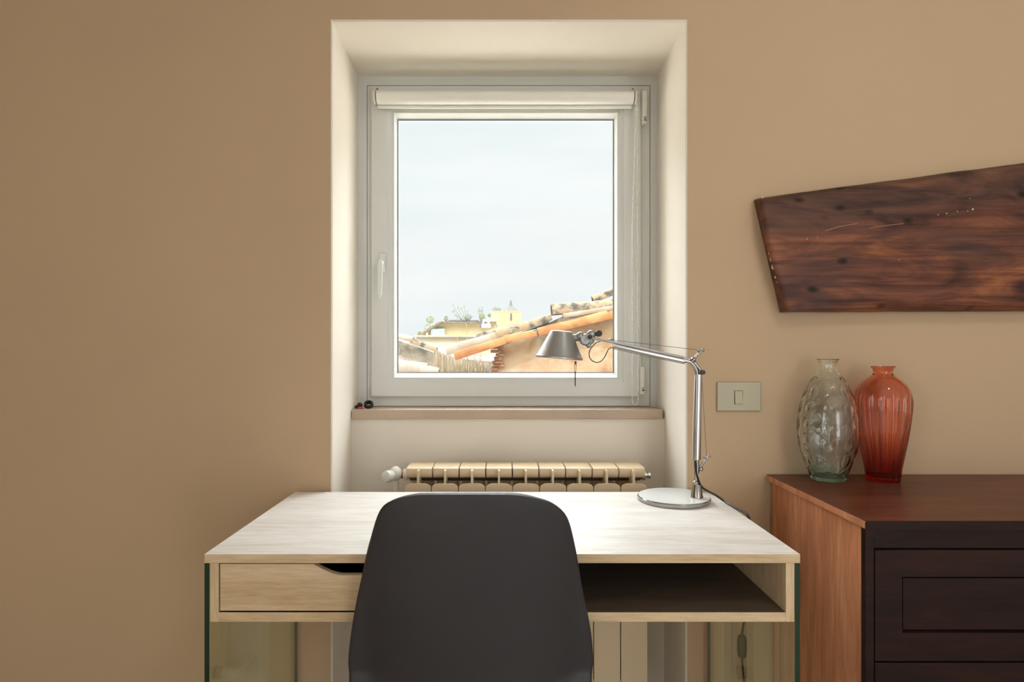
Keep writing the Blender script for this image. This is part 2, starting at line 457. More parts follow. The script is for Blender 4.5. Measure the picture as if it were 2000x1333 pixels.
# ------------------------------------------------------------------ roller blind
DB = 2.085
zc = PZ(191.5, DB)
bl = tag(empty('roller_blind', (PX(987, DB), DB + .02, zc)), 'white roller blind rolled up at the top of the window', 'blind')
xl, xr = PX(735, DB), PX(1238, DB)
r0 = .0215
pr = [(r0 * (1 + .012 * math.sin(3 * u)), u) for u in [2 * PI * k / 40 for k in range(40)]]
roll = MB().rings([[(x, DB + math.cos(u) * r, zc + math.sin(u) * r) for r, u in pr] for x in (xl + .003, xr - .003)])
obj('fabric_roll', roll, M['blind'], bl)
z0 = PZ(209.5, DB)
hm = MB().box(xl + .006, xr - .008, DB + .008, DB + .014, z0 + .004, zc)
obj('fabric_hem', hm, M['blind'], bl)
obj('bottom_bar', MB().cyl((xl + .004, DB + .010, z0 + .004), (xr - .006, DB + .010, z0 + .004), .0052, 14), M['blind'], bl)
for sx, xx in ((-1, xl), (1, xr)):
    k = MB()
    k.lathe([(.006, 0), (.020, .001), (.0225, .004), (.0225, .007), (.017, .010)], (xx, DB, zc), (sx, 0, 0), 24)
    br = obj('end_cap', k, M['plastic'], bl)
    k = MB(); k.box(xx - .010, xx + .010, DB - .004, DS + .001, zc + .0215, zc + .026); k.box(xx + sx * .010 - .0015, xx + sx * .010 + .0015, DB - .006, DS + .001, zc - .012, zc + .026)
    obj('bracket', k, M['plastic'], br, bevel=.001)
    obj('bracket_screw', MB().cyl((xx - sx * .004, DB - .006, zc + .028), (xx - sx * .004, DS, zc + .028), .0035, 10), M['brass'], br)
# bead chain
k = MB()
xa, xb = PX(1235.5, DB), PX(1246.5, DB); zt, zb = zc, PZ(786, DB)
path = []
n = 145
for i in range(n): path.append((lerp(xa + .014, xa, min(1, i / 60)), lerp(zt, zb, i / (n - 1))))
rad = (xb - xa) / 2
for i in range(1, 7): u = PI + PI * i / 7; path.append(((xa + xb) / 2 + rad * math.cos(u), zb + rad * math.sin(u) * 1.1))
for i in range(n): path.append((lerp(xb, xb - .002, i / n), lerp(zb, zt, i / (n - 1))))
for x, z in path: k.ball((x, DB + .004, z), .0026, 6)
k.tube([(x, DB + .004, z) for x, z in path[::8]] + [(path[-1][0], DB + .004, path[-1][1])], .0009, 5, 0)
obj('bead_chain', k, M['white'], bl)

# small things left on the sill
c0 = P(720, 793, 2.085)
k = MB().lathe([(.0085, -.006), (.0150, -.006), (.0160, -.003), (.0160, .003), (.0150, .006), (.0085, .006), (.0075, .003), (.0075, -.003)], (c0.x, c0.y, SILLTOP + .013), (.12, -.62, .78), 24, close=True, cap=False)
tag(obj('tape_roll', k, M['black'], smooth=50), 'small black ring like a tape roll in the left corner of the sill', 'ring')
c1 = P(703, 795, 2.075)
tr = tag(empty('clip', (c1.x, c1.y, SILLTOP)), 'tiny black and pink clip on the sill beside the black ring', 'clip')
k = MB().ball((c1.x - .001, c1.y + .004, SILLTOP + .0125), .0095, 12, (1, .8, .9)); k.ball((c1.x - .012, c1.y + .002, SILLTOP + .006), .006, 10)
obj('body', k, M['black'], tr)
k = MB().box(c1.x - .006, c1.x + .011, c1.y - .010, c1.y + .004, SILLTOP, SILLTOP + .007)
obj('base', k, M['pink'], tr, bevel=.003, seg=3)

# ------------------------------------------------------------------ radiator
RF, RT = 1.872, 1.900        # front plates, front of the top bar
RB = 2.0
pit = 52.85 * RF / F
xr0 = PX(789.5, RF)
ztop = EYE - .3645; zpl = PZ(945, RF); zbot = .09
rad = tag(empty('radiator', (xr0 + 4.5 * pit, RB, zbot)), 'cream ribbed aluminium radiator in the niche under the window sill', 'radiator')
def section():
    g = MB(); w2 = pit / 2; e = .0012
    # front plate with rounded shoulders
    poly = [(-w2 + e, zbot + .01), (w2 - e, zbot + .01)]
    R = .022
    for i in range(9):
        u = i / 8 * PI / 2; poly.append((w2 - e - R + R * math.cos(u), zpl - R * .62 + R * .62 * math.sin(u)))
    for i in range(9):
        u = PI / 2 + i / 8 * PI / 2; poly.append((-w2 + e + R + R * math.cos(u), zpl - R * .62 + R * .62 * math.sin(u)))
    g.prism(poly, RF, RF + .0022)
    # top bar: flat lid with a soft front lip, hollow below
    prof = [(RB - .012, ztop), (RT + .006, ztop), (RT + .001, ztop - .002), (RT, ztop - .008), (RT + .001, ztop - .020), (RT + .005, ztop - .027), (RT + .012, ztop - .032), (RT + .02, ztop - .030), (RT + .03, ztop - .012), (RB - .012, ztop - .012)]
    # the lip is notched where two sections meet
    xs = [-w2 + .0017, -w2 + .004, w2 - .004, w2 - .0017]
    g.rings([[(x, yy + (.0012 if abs(x) > w2 - .002 else 0), zz) for yy, zz in prof] for x in xs])
    # centre fin and rear body
    g.box(-.0032, .0032, RF + .002, RB - .02, zbot + .02, ztop - .004)
    g.box(-w2 + .012, w2 - .012, RB - .022, RB - .008, zbot + .01, ztop - .02)
    g.box(-w2 + .004, w2 - .004, RB - .010, RB - .006, zbot + .01, ztop + .001)
    g.box(-.016, .016, RF + .045, RB - .02, zbot + .02, ztop - .09)
    return g
first = None
for i in range(9):
    xc = xr0 + (i + .5) * pit
    if first is None:
        g = section(); first = obj('section', g, M['rad'], rad, bevel=.0009, seg=2); o = first
    else:
        o = first.copy(); COL.objects.link(o)
    o.location = Vector((xc, 0, 0)) - rad.location
xe0, xe1 = xr0, xr0 + 9 * pit
zh = PZ(928, 1.95)
for z_ in (zh, zbot + .05): obj('header_pipe', MB().cyl((xe0 + .006, 1.955, z_), (xe1 - .006, 1.955, z_), .019, 20), M['raddark'], rad)
for x_ in (xe0 + .1, xe1 - .13): obj('wall_bracket', MB().box(x_, x_ + .03, RB - .01, AP, ztop - .08, ztop - .07), M['rad'], rad)
# thermostat valve, left
xv = xe0
v = MB(); v.lathe([(.014, 0), (.018, .004), (.018, .016), (.012, .018)], (xv + .002, 1.955, zh), (-1, 0, 0), 20)
valve = obj('valve', v, M['white'], rad)
obj('nut', MB().lathe([(.0125, .016), (.0125, .030)], (xv, 1.955, zh), (-1, 0, 0), 8), M['brass'], valve, smooth=0)
v = MB(); v.ball((xv - .040, 1.95, zh + .004), .021, 20, (1, 1, 1.1)); v.cyl((xv - .040, 1.955, zh), (xv - .040, 1.955, zh - .07), .010)
obj('valve_body', v, M['white'], valve)
v = MB(); v.lathe([(.013, 0), (.0165, .004), (.0185, .012), (.0185, .026), (.016, .033), (.008, .036)], (xv - .048, 1.935, zh), (-.45, -.9, .1), 24)
obj('thermostat_knob', v, M['white'], valve)
v = MB(); v.lathe([(.012, 0), (.016, .003), (.016, .012), (.008, .013), (.008, .020), (.011, .021), (.011, .028), (.004, .029)], (xe1 - .002, 1.955, zh - .002), (1, 0, 0), 20)
obj('air_vent', v, M['steel'], rad)
# lower valve
zl = zbot + .05
v = MB(); v.lathe([(.014, 0), (.018, .004), (.018, .018), (.012, .024)], (xv, 1.955, zl), (-1, 0, 0), 20); v.cyl((xv - .02, 1.955, zl), (xv - .06, 1.955, zl), .010); v.ball((xv - .055, 1.95, zl), .018, 16)
v.cyl((xv - .055, 1.955, zl), (xv - .055, AP, zl - .002), .009)
obj('lockshield_valve', v, M['white'], rad)

# ------------------------------------------------------------------ desk
DZ = .75
dx0, dx1 = -.601, .5985
dy0, dy1 = 1.244, 1.788
desk = tag(empty('desk', (0, 1.5, 0)), 'pale oak desk with glass side panels standing in front of the window niche', 'desk')
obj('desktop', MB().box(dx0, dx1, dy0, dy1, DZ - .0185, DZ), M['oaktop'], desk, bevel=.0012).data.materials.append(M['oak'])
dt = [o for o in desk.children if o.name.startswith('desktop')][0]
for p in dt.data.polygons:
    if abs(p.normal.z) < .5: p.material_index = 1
gt = .0102; pt = .0175
zs0, zs1 = PZ(1217, dy0), PZ(1198, dy0)
zu = DZ - .0185
for sx, xa, xb in ((-1, dx0 + gt, dx0 + gt + pt), (1, dx1 - gt - pt, dx1 - gt)):
    obj('side_board', MB().box(xa, xb, dy0 + .003, dy1 - .01, zs0, zu), M['oakv'], desk, bevel=.0008)
xi0, xi1 = dx0 + gt + pt, dx1 - gt - pt
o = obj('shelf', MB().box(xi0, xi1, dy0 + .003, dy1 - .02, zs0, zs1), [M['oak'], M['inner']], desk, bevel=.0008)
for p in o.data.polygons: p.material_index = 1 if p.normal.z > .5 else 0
obj('divider', MB().box(-.008, .009, dy0 + .005, dy1 - .03, zs1, zu), M['oakv'], desk, bevel=.0008)
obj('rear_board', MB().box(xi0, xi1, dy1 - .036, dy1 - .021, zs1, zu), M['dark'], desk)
for xa in (dx0, dx1 - gt):
    g = MB().box(xa, xa + gt, dy0 + .002, dy1 - .006, 0, zu)
    o = obj('glass_panel', g, [M['deskglass'], M['glassedge']], desk, smooth=0)
    for p in o.data.polygons: p.material_index = 0 if abs(p.normal.x) > .5 else 1
# drawer
ddx0, ddx1 = xi0 + .0028, -.0105
dz0, dz1 = PZ(1195.5, dy0) , zu - .0028
dr = MB()
cxm = (ddx0 + ddx1) / 2
hw = PX(706, dy0) - PX(617, dy0); cut = dz1 - PZ(1126, dy0)
poly = [(ddx0, dz0), (ddx1, dz0), (ddx1, dz1)]
NC = 40
for i in range(NC + 1):
    u = 1 - 2 * i / NC
    d = math.sin(min(1, (1 - abs(u)) / .663) * PI / 2)
    poly.append((cxm + hw * u, dz1 - cut * d))
poly.append((ddx0, dz1))
dr = obj('drawer', dr.prism(poly, dy0 + .004, dy0 + .020), M['oak'], desk, bevel=.0008, smooth=30)
bx = MB()
bx.box(ddx0 + .012, ddx0 + .024, dy0 + .02, dy1 - .06, dz0 + .004, dz1 - .02); bx.box(ddx1 - .024, ddx1 - .012, dy0 + .02, dy1 - .06, dz0 + .004, dz1 - .02)
bx.box(ddx0 + .012, ddx1 - .012, dy0 + .02, dy1 - .06, dz0 + .002, dz0 + .008); bx.box(ddx0 + .012, ddx1 - .012, dy1 - .072, dy1 - .06, dz0 + .004, dz1 - .02)
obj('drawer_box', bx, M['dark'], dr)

# ------------------------------------------------------------------ chair
ch = tag(empty('chair', (PX(920, 1.3), 1.36, 0)), 'black leatherette shell chair pushed in at the desk, seen from behind', 'chair')
sil = [(967, 834, 995), (968.2, 812, 1012), (972, 793, 1035), (977, 776, 1050), (984.5, 760, 1074), (994.5, 745, 1089), (1012, 736, 1107), (1033, 729.5, 1115), (1058, 723, 1120.5), (1082, 716.5, 1125.5),
       (1115, 710, 1131), (1150, 703.5, 1136), (1188, 697, 1141), (1220, 692, 1147), (1255, 686.5, 1153), (1290, 682, 1157), (1333, 678.6, 1159)]
NU = 28
def lean(py): return 1.085 + .075 * min(1, max(0, (py - 967) / 366)) ** 1.3
XC0 = PX(919, 1.13)
def wrapk(x, wrap): return wrap * min(1.0, abs(x - XC0) / .205) ** 2.4
sv = MB(); vs = []
EX = 2.5
for py, a, b in sil:
    D = lean(py); wrap = .040 + .024 * min(1, (py - 967) / 366)
    cpx = (a + b) / 2
    for i in range(NU + 1):
        t = i / NU
        px_ = lerp(a - EX, b + EX, t)
        De = D
        for _ in range(4): De = D + wrapk(PX(px_, De), wrap)
        vs.append((PX(px_, De), De, PZ(py, D + wrap * .25 if py > 985 else lerp(De, D + wrap * .25, max(0, (py - 972) / 13)))))
wl_, wr_ = vs[-NU - 1][0], vs[-1][0]
tail = ((1.162, .52, .064), (1.170, .49, .056), (1.195, .466, .045), (1.24, .452, .03), (1.32, .447, .022), (1.42, .450, .016), (1.50, .455, .010), (1.555, .452, .004), (1.575, .442, 0))
for ri, (D, z, wrap) in enumerate(tail):
    horiz = min(1, ri / 3); sh_ = (.985, .975, .97, .97, .97, .96, .92, .84, .74)[ri]
    for i in range(NU + 1):
        t = i / NU; x = lerp(wl_, wr_, .5 + (t - .5) * sh_); k = wrapk(x, wrap)
        vs.append((x, D + k * (1 - horiz), z + k * horiz * .35))
nr = len(sil) + len(tail)
fs = [(r * (NU + 1) + i, r * (NU + 1) + i + 1, (r + 1) * (NU + 1) + i + 1, (r + 1) * (NU + 1) + i) for r in range(nr - 1) for i in range(NU)]
sv.add(vs, fs)
shell = obj('shell', sv, M['leather'], ch, smooth=80, flip=False, solid=.017, soff=1, sub=1)
# legs
hubx = XC0
zz = .40
for sx in (-1, 1):
    for yy, ye_ in ((1.26, 1.20), (1.46, 1.56)):
        k = MB(); k.cyl((hubx + sx * .13, yy, zz + .03), (hubx + sx * .215, ye_, 0), .0125, 16, .009)
        obj('leg', k, M['chairleg'], ch)
k = MB()
k.bar((hubx - .14, 1.26, zz + .03), (hubx + .14, 1.26, zz + .03), .02, .02); k.bar((hubx - .14, 1.46, zz + .03), (hubx + .14, 1.46, zz + .03), .02, .02)
k.box(hubx - .012, hubx + .012, 1.26, 1.46, zz + .02, zz + .04)
obj('under_frame', k, M['chairleg'], ch)
# ------------------------------------------------------------------ desk lamp
DL = 1.665
def L(px, py, dy=0): return P(px, py, DL) + Vector((0, dy, 0))
m = DL / F
bx_, by_ = PX(1315.5, 1.69), 1.688
lamp = tag(empty('desk_lamp', (bx_, by_, DZ)), 'silver articulated desk lamp with a cone shade on the right of the desk', 'lamp')
k = MB().lathe([(.090, 0), (.0965, .0015), (.0970, .0105), (.0955, .0125)], (bx_, by_, DZ), (0, 0, 1), 72)
base = obj('base', k, M['chrome'], lamp)
obj('base_cover', MB().lathe([(.0945, .0120), (.0945, .0131), (.0925, .0137)], (bx_, by_, DZ), (0, 0, 1), 72), M['basetop'], base)
sx0, sy0 = L(1361, 900).x, DL
k = MB(); z1 = DZ + .013
k.lathe([(.0165, 0), (.0165, .003), (.0155, .006), (.0115, .034), (.0105, .036)], (sx0, sy0, z1), (0, 0, 1), 32)
k.lathe([(.006, .034), (.008, .036), (.008, .043), (.005, .046), (.0045, .075)], (sx0 - .002, sy0, z1), (0, 0, 1), 20)
obj('stem', k, M['chrome'], lamp)
# lower arm
k = MB(); pb, ptp = L(1360.5, 898), L(1364, 732)
def arm(pa, pc, wdt, dep, ridge=.25):
    g = MB(); t = (pc - pa).normalized(); u = t.cross(Vector((0, 1, 0))).normalized(); yv = Vector((0, 1, 0))
    prof = []
    for i in range(24):
        a = 2 * PI * i / 24; cx_, sy_ = math.cos(a), math.sin(a)
        ex = .55
        prof.append((math.copysign(abs(cx_) ** ex, cx_) * wdt / 2, math.copysign(abs(sy_) ** ex, sy_) * dep / 2))
    # grooves along the extrusion
    return g.rings([[p + u * a + yv * b for a, b in prof] for p in (pa, pc)])
la = obj('lower_arm', arm(pb, ptp, 13.2 * m, .017), M['chrome'], lamp)
k = MB(); off = Vector((-8.2 * m, -.001, 0))
k.tube([L(1352.5, 897), L(1353, 850), L(1355.5, 790), L(1357, 735)], .0016, 8)
obj('arm_rod', k, M['steel'], la)
k = MB().cyl(L(1369, 730, -.004), L(1367, 898, -.004), .0008, 6); k.cyl(L(1371, 729, .004), L(1381, 893, .004), .0005, 6)
obj('spring_wire', k, M['wire'], la)
# lower joint
k = MB(); c = L(1367.5, 916)
k.ball(c, .0078, 20, (1, 1.5, 1))
k.tube([L(1361.5, 925), L(1362, 912), L(1361, 898)], .0055, 12, 4)
k.cyl(L(1366, 912, -.004), L(1382, 893, -.004), .0035, 14, .0028)
k.ball(L(1384, 891, -.004), .0047, 12); k.ball(L(1376, 893.5, -.004), .0042, 12)
k.cyl(L(1360, 928), L(1361, 950), .0042, 14)
obj('lower_joint', k, M['chrome'], lamp)
# elbow
k = MB()
k.tube([L(1333, 706.5), L(1341, 705.5), L(1349, 708), L(1355.5, 715), L(1360, 724), L(1362.5, 735)], .0052, 14)
k.tube([L(1332, 702, .004), L(1343, 702.5, .004), L(1352, 704, .004), L(1360, 712, .004), L(1366, 720, .004), L(1370.5, 727, .004)], .0045, 14)
k.ball(L(1353.5, 703), .0080, 20, (1, 1.5, 1))
k.cyl(L(1355, 701), L(1370, 686), .0036, 14, .003)
k.ball(L(1372.5, 684), .0050, 12); k.ball(L(1364.5, 685.5), .0045, 12)
elb = obj('elbow', k, M['chrome'], lamp)
obj('elbow_pin', MB().cyl(L(1371, 727.5, -.011), L(1371, 727.5, .011), .0062, 20), M['black'], elb)
# upper arm
p0_, p1_ = L(1198, 676.0), L(1334, 705.0)
ua = obj('upper_arm', arm(p0_, p1_, 9.6 * m, .015), M['chrome'], lamp)
k = MB(); k.cyl(L(1153, 660, -.006), L(1262, 682.5, -.009), .0031, 14)
k.cyl(L(1262, 682.5, -.009), L(1335, 698.5, -.009), .0026, 14)
obj('arm_rod', k, M['alu'], ua)
k = MB(); k.ball(L(1192.5, 665.5, -.004), .006, 12); obj('wire_anchor', k, M['alu'], ua)
k = MB().cyl(L(1195, 664.5), L(1365, 684), .00065, 6); k.cyl(L(1196, 681.5, .006), L(1340, 712, .006), .0006, 6)
obj('spring_wire', k, M['wire'], ua)
# head
hd = empty('lamp_head', L(1150, 660)); attach(hd, lamp)
tilt = math.radians(5)
ax = Vector((math.sin(tilt), 0, math.cos(tilt)))         # shade axis
topc, botc = L(1096.5, 647.3), L(1092, 701)
ax = (topc - botc).normalized()
H = (topc - botc).length
rb, rt = 45.3 * m, 21.5 * m
sh = MB().lathe([(rb, 0), (rb + .0012, .002), (rb + .0010, .005), (rb - .0018, .0085), (rt + .0015, H - .004), (rt, H - .001), (rt - .003, H + .0005), (.001, H + .001),
                 (.001, H - .001), (rt - .004, H - .0015), (rb - .003, .009), (rb - .0012, .001)], botc, ax, 64, close=False, cap=False)
shade = obj('lamp_shade', sh, M['alu'], hd, smooth=30)
k = MB().lathe([(.010, H - .02), (.013, H - .03), (.022, H - .05), (.024, H - .058), (.018, H - .066), (.002, H - .069)], botc, ax, 24)
obj('bulb', k, M['white'], shade)
k = MB(); 
for dx in (-.0019, .0019): k.cyl(L(1124, 706) + Vector((dx, 0, 0)), L(1123.6, 727) + Vector((dx, 0, 0)), .0007, 6)
k.cyl(L(1123.8, 706), L(1123.8, 712), .0017, 8)
k.cyl(L(1123.6, 726), L(1123.5, 755), .0019, 10, .0016)
obj('pull_rod', k, M['wire'], shade)
k = MB()
k.tube([L(1114, 662, .004), L(1124, 660, .004), L(1134, 661, .002), L(1143, 664)], .0095, 18)
k.ball(L(1143, 664), .0155, 20, (1, .9, 1.05)); k.ball(L(1155, 653), .0115, 18, (1.1, .9, .95)); k.ball(L(1133, 657), .0115, 18)
k.ball(L(1149.5, 675), .0075, 14); k.ball(L(1153, 665), .0110, 16)
k.cyl(L(1142, 664, -.013), L(1142, 664, .013), .012, 24)
kn = obj('knuckle', k, M['castalu'], hd, smooth=60)
obj('knuckle_ring', MB().cyl(L(1150, 659, -.017), L(1150, 659, -.010), .0088, 24), M['chrome'], kn)
obj('pivot_pin', MB().cyl(L(1150.5, 659, -.0195), L(1150.5, 659, -.016), .0062, 20), M['black'], kn)
k = MB(); k.cyl(L(1169, 652, -.010), L(1169, 652, .010), .0085, 20); obj('switch_knob', k, M['black'], kn)
k = MB().tube([L(1172, 667), L(1166, 669), L(1158, 676), L(1151.5, 686), L(1151, 696), L(1156, 704.5), L(1165.5, 708.3), L(1175, 705), L(1182, 696), L(1187, 685), L(1192, 680), L(1199, 679)], .0013, 8)
obj('head_cable', k, M['black'], hd)
# mains cord
pts = [L(1356.5, 900, -.004), L(1357, 915, -.006), L(1361, 932, -.006), Vector((PX(1372, 1.668), 1.668, PZ(953, 1.668))), Vector((.575, 1.665, DZ + .018)), Vector((.592, 1.64, DZ + .006)),
       Vector((.602, 1.58, DZ + .0035)), Vector((.6065, 1.53, DZ + .000)), Vector((.613, 1.515, DZ - .05)), Vector((.617, 1.54, DZ - .18)), Vector((.617, 1.58, .47)), Vector((.617, 1.595, .43))]
cord = obj('power_cord', MB().tube(pts, .0028, 8), M['black'], lamp)
sw = MB().lathe([(.003, 0), (.010, .006), (.012, .02), (.012, .045), (.010, .058), (.003, .064)], (.6175, 1.597, .363), (0, 0, 1), 16)
obj('inline_switch', sw, M['black'], cord)
obj('cord_tail', MB().tube([(.6175, 1.597, .366), (.622, 1.60, .32), (.632, 1.61, .26), (.645, 1.64, .15), (.66, 1.70, .02), (.68, 1.76, .004)], .0028, 8), M['black'], cord)

# ------------------------------------------------------------------ light switch
ls = tag(empty('light_switch', (PX(1444, WY), WY, PZ(775, WY))), 'beige rectangular light switch on the wall between window and vases', 'switch')
a, b = P(1401, 746.5, WY - .008), P(1486.5, 803.5, WY - .008)
pl = MB().box(a.x, b.x, WY - .008, WY, b.z, a.z)
obj('plate', pl, M['switch'], ls, bevel=.0022, seg=3)
a, b = P(1434.5, 763.5, WY - .009), P(1450.5, 790, WY - .009)
md = obj('module', MB().box(a.x, b.x, WY - .0095, WY - .007, b.z, a.z), M['black'], ls)
a.x += .0009; b.x -= .0009; a.z -= .0009; b.z += .0009
rk = MB().add([(a.x, WY - .013, b.z), (b.x, WY - .013, b.z), (b.x, WY - .010, a.z), (a.x, WY - .010, a.z), (a.x, WY - .007, b.z), (b.x, WY - .007, b.z), (b.x, WY - .007, a.z), (a.x, WY - .007, a.z)],
              [(0, 1, 2, 3), (7, 6, 5, 4), (0, 4, 5, 1), (1, 5, 6, 2), (2, 6, 7, 3), (3, 7, 4, 0)])
obj('rocker', rk, M['switch'], ls, bevel=.0008)

# ------------------------------------------------------------------ rough wooden beam
def beam():
    g = MB(); n = 220
    xe = 2.34
    D = 1.745
    tl, bl_ = P(1487.5, 383, D), P(1540, 607, D)
    xl_top, xl_bot = tl.x, bl_.x
    rings = []
    # face line positions: t from top (0) to bottom (1) ; protrusion from the wall
    prof = [(0, .030), (.015, .040), (.04, .046), (.12, .052), (.2, .055), (.28, .057), (.33, .0585), (.37, .058), (.41, .0555), (.46, .0555), (.55, .0565), (.62, .057), (.70, .0575), (.78, .058), (.86, .058), (.93, .0575), (1.0, .056)]
    ztl, ztr = tl.z, PZ(315, D)
    xr_ = PX(2000, D)
    for i in range(n + 1):
        q = (i / n) ** 1.15
        ring = []
        # top edge: slope with a slight bend, bottom edge nearly level
        for t, d in prof:
            # ragged slanting sawn end
            px_ = lerp(1487.5, 1540, t) - (10 * math.sin(t * PI))*1.0
            x_end = PX(px_, D) + (.0035 * mnoise.noise(Vector((t * 23, 4, 2))) + .002 * mnoise.noise(Vector((t * 70, 1, 2))))
            x = lerp(x_end, xe, q)
            ztop_ = ztl + (ztr - ztl) * (x - tl.x) / (xr_ - tl.x)
            zbot_ = bl_.z + (PZ(605, D) - bl_.z) * (x - bl_.x) / (xr_ - bl_.x)
            cham = .016 * min(1, max(0, (x - bl_.x) / .30)) 
            ztop_ += .0025 * mnoise.noise(Vector((x * 9, 0, 0))); zbot_ += .0015 * mnoise.noise(Vector((x * 11, 3, 0)))
            zb2 = zbot_ + cham
            z = lerp(ztop_, zb2, t)
            dd = d + .0030 * mnoise.noise(Vector((x * 7, z * 30, 0))) + .0012 * mnoise.noise(Vector((x * 24, z * 110, 5)))
            if i < 3: dd -= (.010, .004, .001)[i]
            ring.append((x, WY - dd, z))
        xlast = ring[-1][0]
        cham = .016 * min(1, max(0, (xlast - bl_.x) / .30))
        ring.append((xlast, WY - .050, ring[-1][2] - cham * .45 - .001))
        ring.append((xlast, WY - .030, ring[-2][2] - cham - .002))
        ring.append((xlast, WY + .02, ring[-3][2] - cham - .002))
        ring.append((ring[0][0], WY + .02, ring[0][2] + .002))
        rings.append(ring)
    g.rings(rings)
    return g
t = NT('old_beam_wood')
cc = t.coord((1.0, 3, 4.2), rot=(0, math.radians(-5), 0))
f1 = t.noise(cc, 3.4, 6, .58, 1.1)
col = t.ramp(f1, [(.32, (.06, .024, .019)), (.44, (.135, .050, .032)), (.54, (.215, .078, .044)), (.64, (.33, .120, .052)), (.76, (.46, .20, .085))])
f2 = t.noise(t.coord((1.6, 3, 34), rot=(0, math.radians(-5), 0)), 2.2, 5, .6, .4)
col = t.mix('MULTIPLY', 1, col, t.ramp(f2, [(.36, (.62, .58, .56)), (.58, (1.05, 1.05, 1.05))]))
# big greyish weathered patches, worm holes and knots
f3 = t.noise(t.coord((1, 1, 2.2), loc=(3, 0, 1)), 1.9, 3, .5)
col = t.mix('MIX', t.ramp(f3, [(.5, (0, 0, 0)), (.66, (.45, .45, .45))]), col, (.085, .048, .043))
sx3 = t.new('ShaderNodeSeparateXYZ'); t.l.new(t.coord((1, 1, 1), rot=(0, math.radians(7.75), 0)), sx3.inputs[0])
# shade on the hewn upper face above the ridge, painted into the colour
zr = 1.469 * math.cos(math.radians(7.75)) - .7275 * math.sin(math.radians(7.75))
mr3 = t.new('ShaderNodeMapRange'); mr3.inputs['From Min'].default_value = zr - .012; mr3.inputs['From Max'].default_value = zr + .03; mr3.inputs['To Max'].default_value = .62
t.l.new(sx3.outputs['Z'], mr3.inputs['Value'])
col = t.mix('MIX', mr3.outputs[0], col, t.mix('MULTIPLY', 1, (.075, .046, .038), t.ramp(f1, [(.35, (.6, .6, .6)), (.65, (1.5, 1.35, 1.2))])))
vo = t.new('ShaderNodeTexVoronoi'); vo.inputs['Scale'].default_value = 9; t.l.new(t.coord((1, .1, 1.7), loc=(.2, 0, .1)), vo.inputs['Vector'])
kn_ = t.ramp(vo.outputs['Distance'], [(.07, (.05, .04, .04)), (.19, (1, 1, 1))])
col = t.mix('MULTIPLY', .85, col, kn_)
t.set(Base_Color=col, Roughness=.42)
t.b.inputs['Specular IOR Level'].default_value = .22
t.bump(t.mix('MULTIPLY', 1, f2, kn_), .8, .004)
M['beam'] = t.m
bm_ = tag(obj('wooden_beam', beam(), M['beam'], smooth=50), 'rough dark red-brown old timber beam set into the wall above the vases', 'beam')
# crumbs of plaster along the sawn end and on the ridge of the beam
k = MB(); rnd = random.Random(3)
for i in range(46):
    tt = rnd.random() ** .9
    px_ = lerp(1487.5, 1540, tt) - 10 * math.sin(tt * PI) + rnd.uniform(-1.5, .6); py_ = lerp(383, 607, tt)
    if .32 < tt < .4: continue
    c = P(px_, py_, WY - .028); k.ball(c, rnd.uniform(.0015, .0034), 6, (.7, 4, 1.8))
obj('plaster_crumbs', k, M['cream'], bm_)
k = MB()
for (x, y, r) in ((1832, 420, 2.0), (1849, 417, 2.2), (1870, 413, 1.7), (1900, 409, 3.2), (1890, 412, 1.6), (1576, 467, 1.8), (1597, 464, 1.4), (1756, 508, 1.5), (1894, 388, 1.2), (1976, 401, 1.8)):
    k.ball(P(x, y, WY - .0575), r * 1.742 / F * .6, 8, (1.3, .5, 1.0))
obj('paint_specks', k, simple('pale_specks', (.55, .45, .38), .5), bm_)
k = MB()
k.tube([P(1612, 451, WY - .0585), P(1640, 443, WY - .0588), P(1675, 437, WY - .0585)], .0011, 5); k.tube([P(1697, 446, WY - .058), P(1730, 441, WY - .058), P(1765, 437, WY - .058)], .0009, 5)
obj('scratch', k, simple('pale_scratch', (.42, .22, .15), .4), bm_)

# ------------------------------------------------------------------ sideboard
CZ = EYE - .362
cx0, cx1 = .764, 2.04
cy0, cy1 = 1.304, 1.793
sb = tag(empty('sideboard', (1.4, 1.55, 0)), 'dark mahogany chest of drawers against the wall right of the desk', 'chest of drawers')
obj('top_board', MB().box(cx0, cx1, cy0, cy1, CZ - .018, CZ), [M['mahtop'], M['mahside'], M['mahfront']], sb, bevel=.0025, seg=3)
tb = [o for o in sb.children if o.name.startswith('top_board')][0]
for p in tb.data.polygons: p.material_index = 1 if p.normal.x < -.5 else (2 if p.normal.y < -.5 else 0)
sx_ = .776; fy = 1.324
ppx = fy / F
obj('side_panel', MB().box(sx_, sx_ + .018, fy + .016, cy1 - .004, 0, CZ - .018), M['mahside'], sb, bevel=.001)
obj('side_panel', MB().box(cx1 - .030, cx1 - .012, fy + .016, cy1 - .004, 0, CZ - .018), M['mahside'], sb, bevel=.001)
obj('back_panel', MB().box(sx_ + .018, cx1 - .03, cy1 - .012, cy1 - .006, .02, CZ - .018), M['mahfront'], sb)
zr0, zr1 = PZ(1072, fy), CZ - .018
obj('stile', MB().box(sx_, sx_ + .0187, fy, fy + .016, 0, CZ - .018), M['mahfront'], sb, bevel=.001)
obj('stile', MB().box(cx1 - .0307, cx1 - .012, fy, fy + .016, 0, CZ - .018), M['mahfront'], sb, bevel=.001)
obj('top_rail', MB().box(sx_ + .0195, cx1 - .0315, fy + .002, fy + .016, zr0, zr1), M['mahfront'], sb, bevel=.001)
dx0_, dx1_ = sx_ + .021, cx1 - .033
hh = (1292.5 - 1075) * ppx; gap = 3.6 * ppx
ztp = PZ(1075, fy)
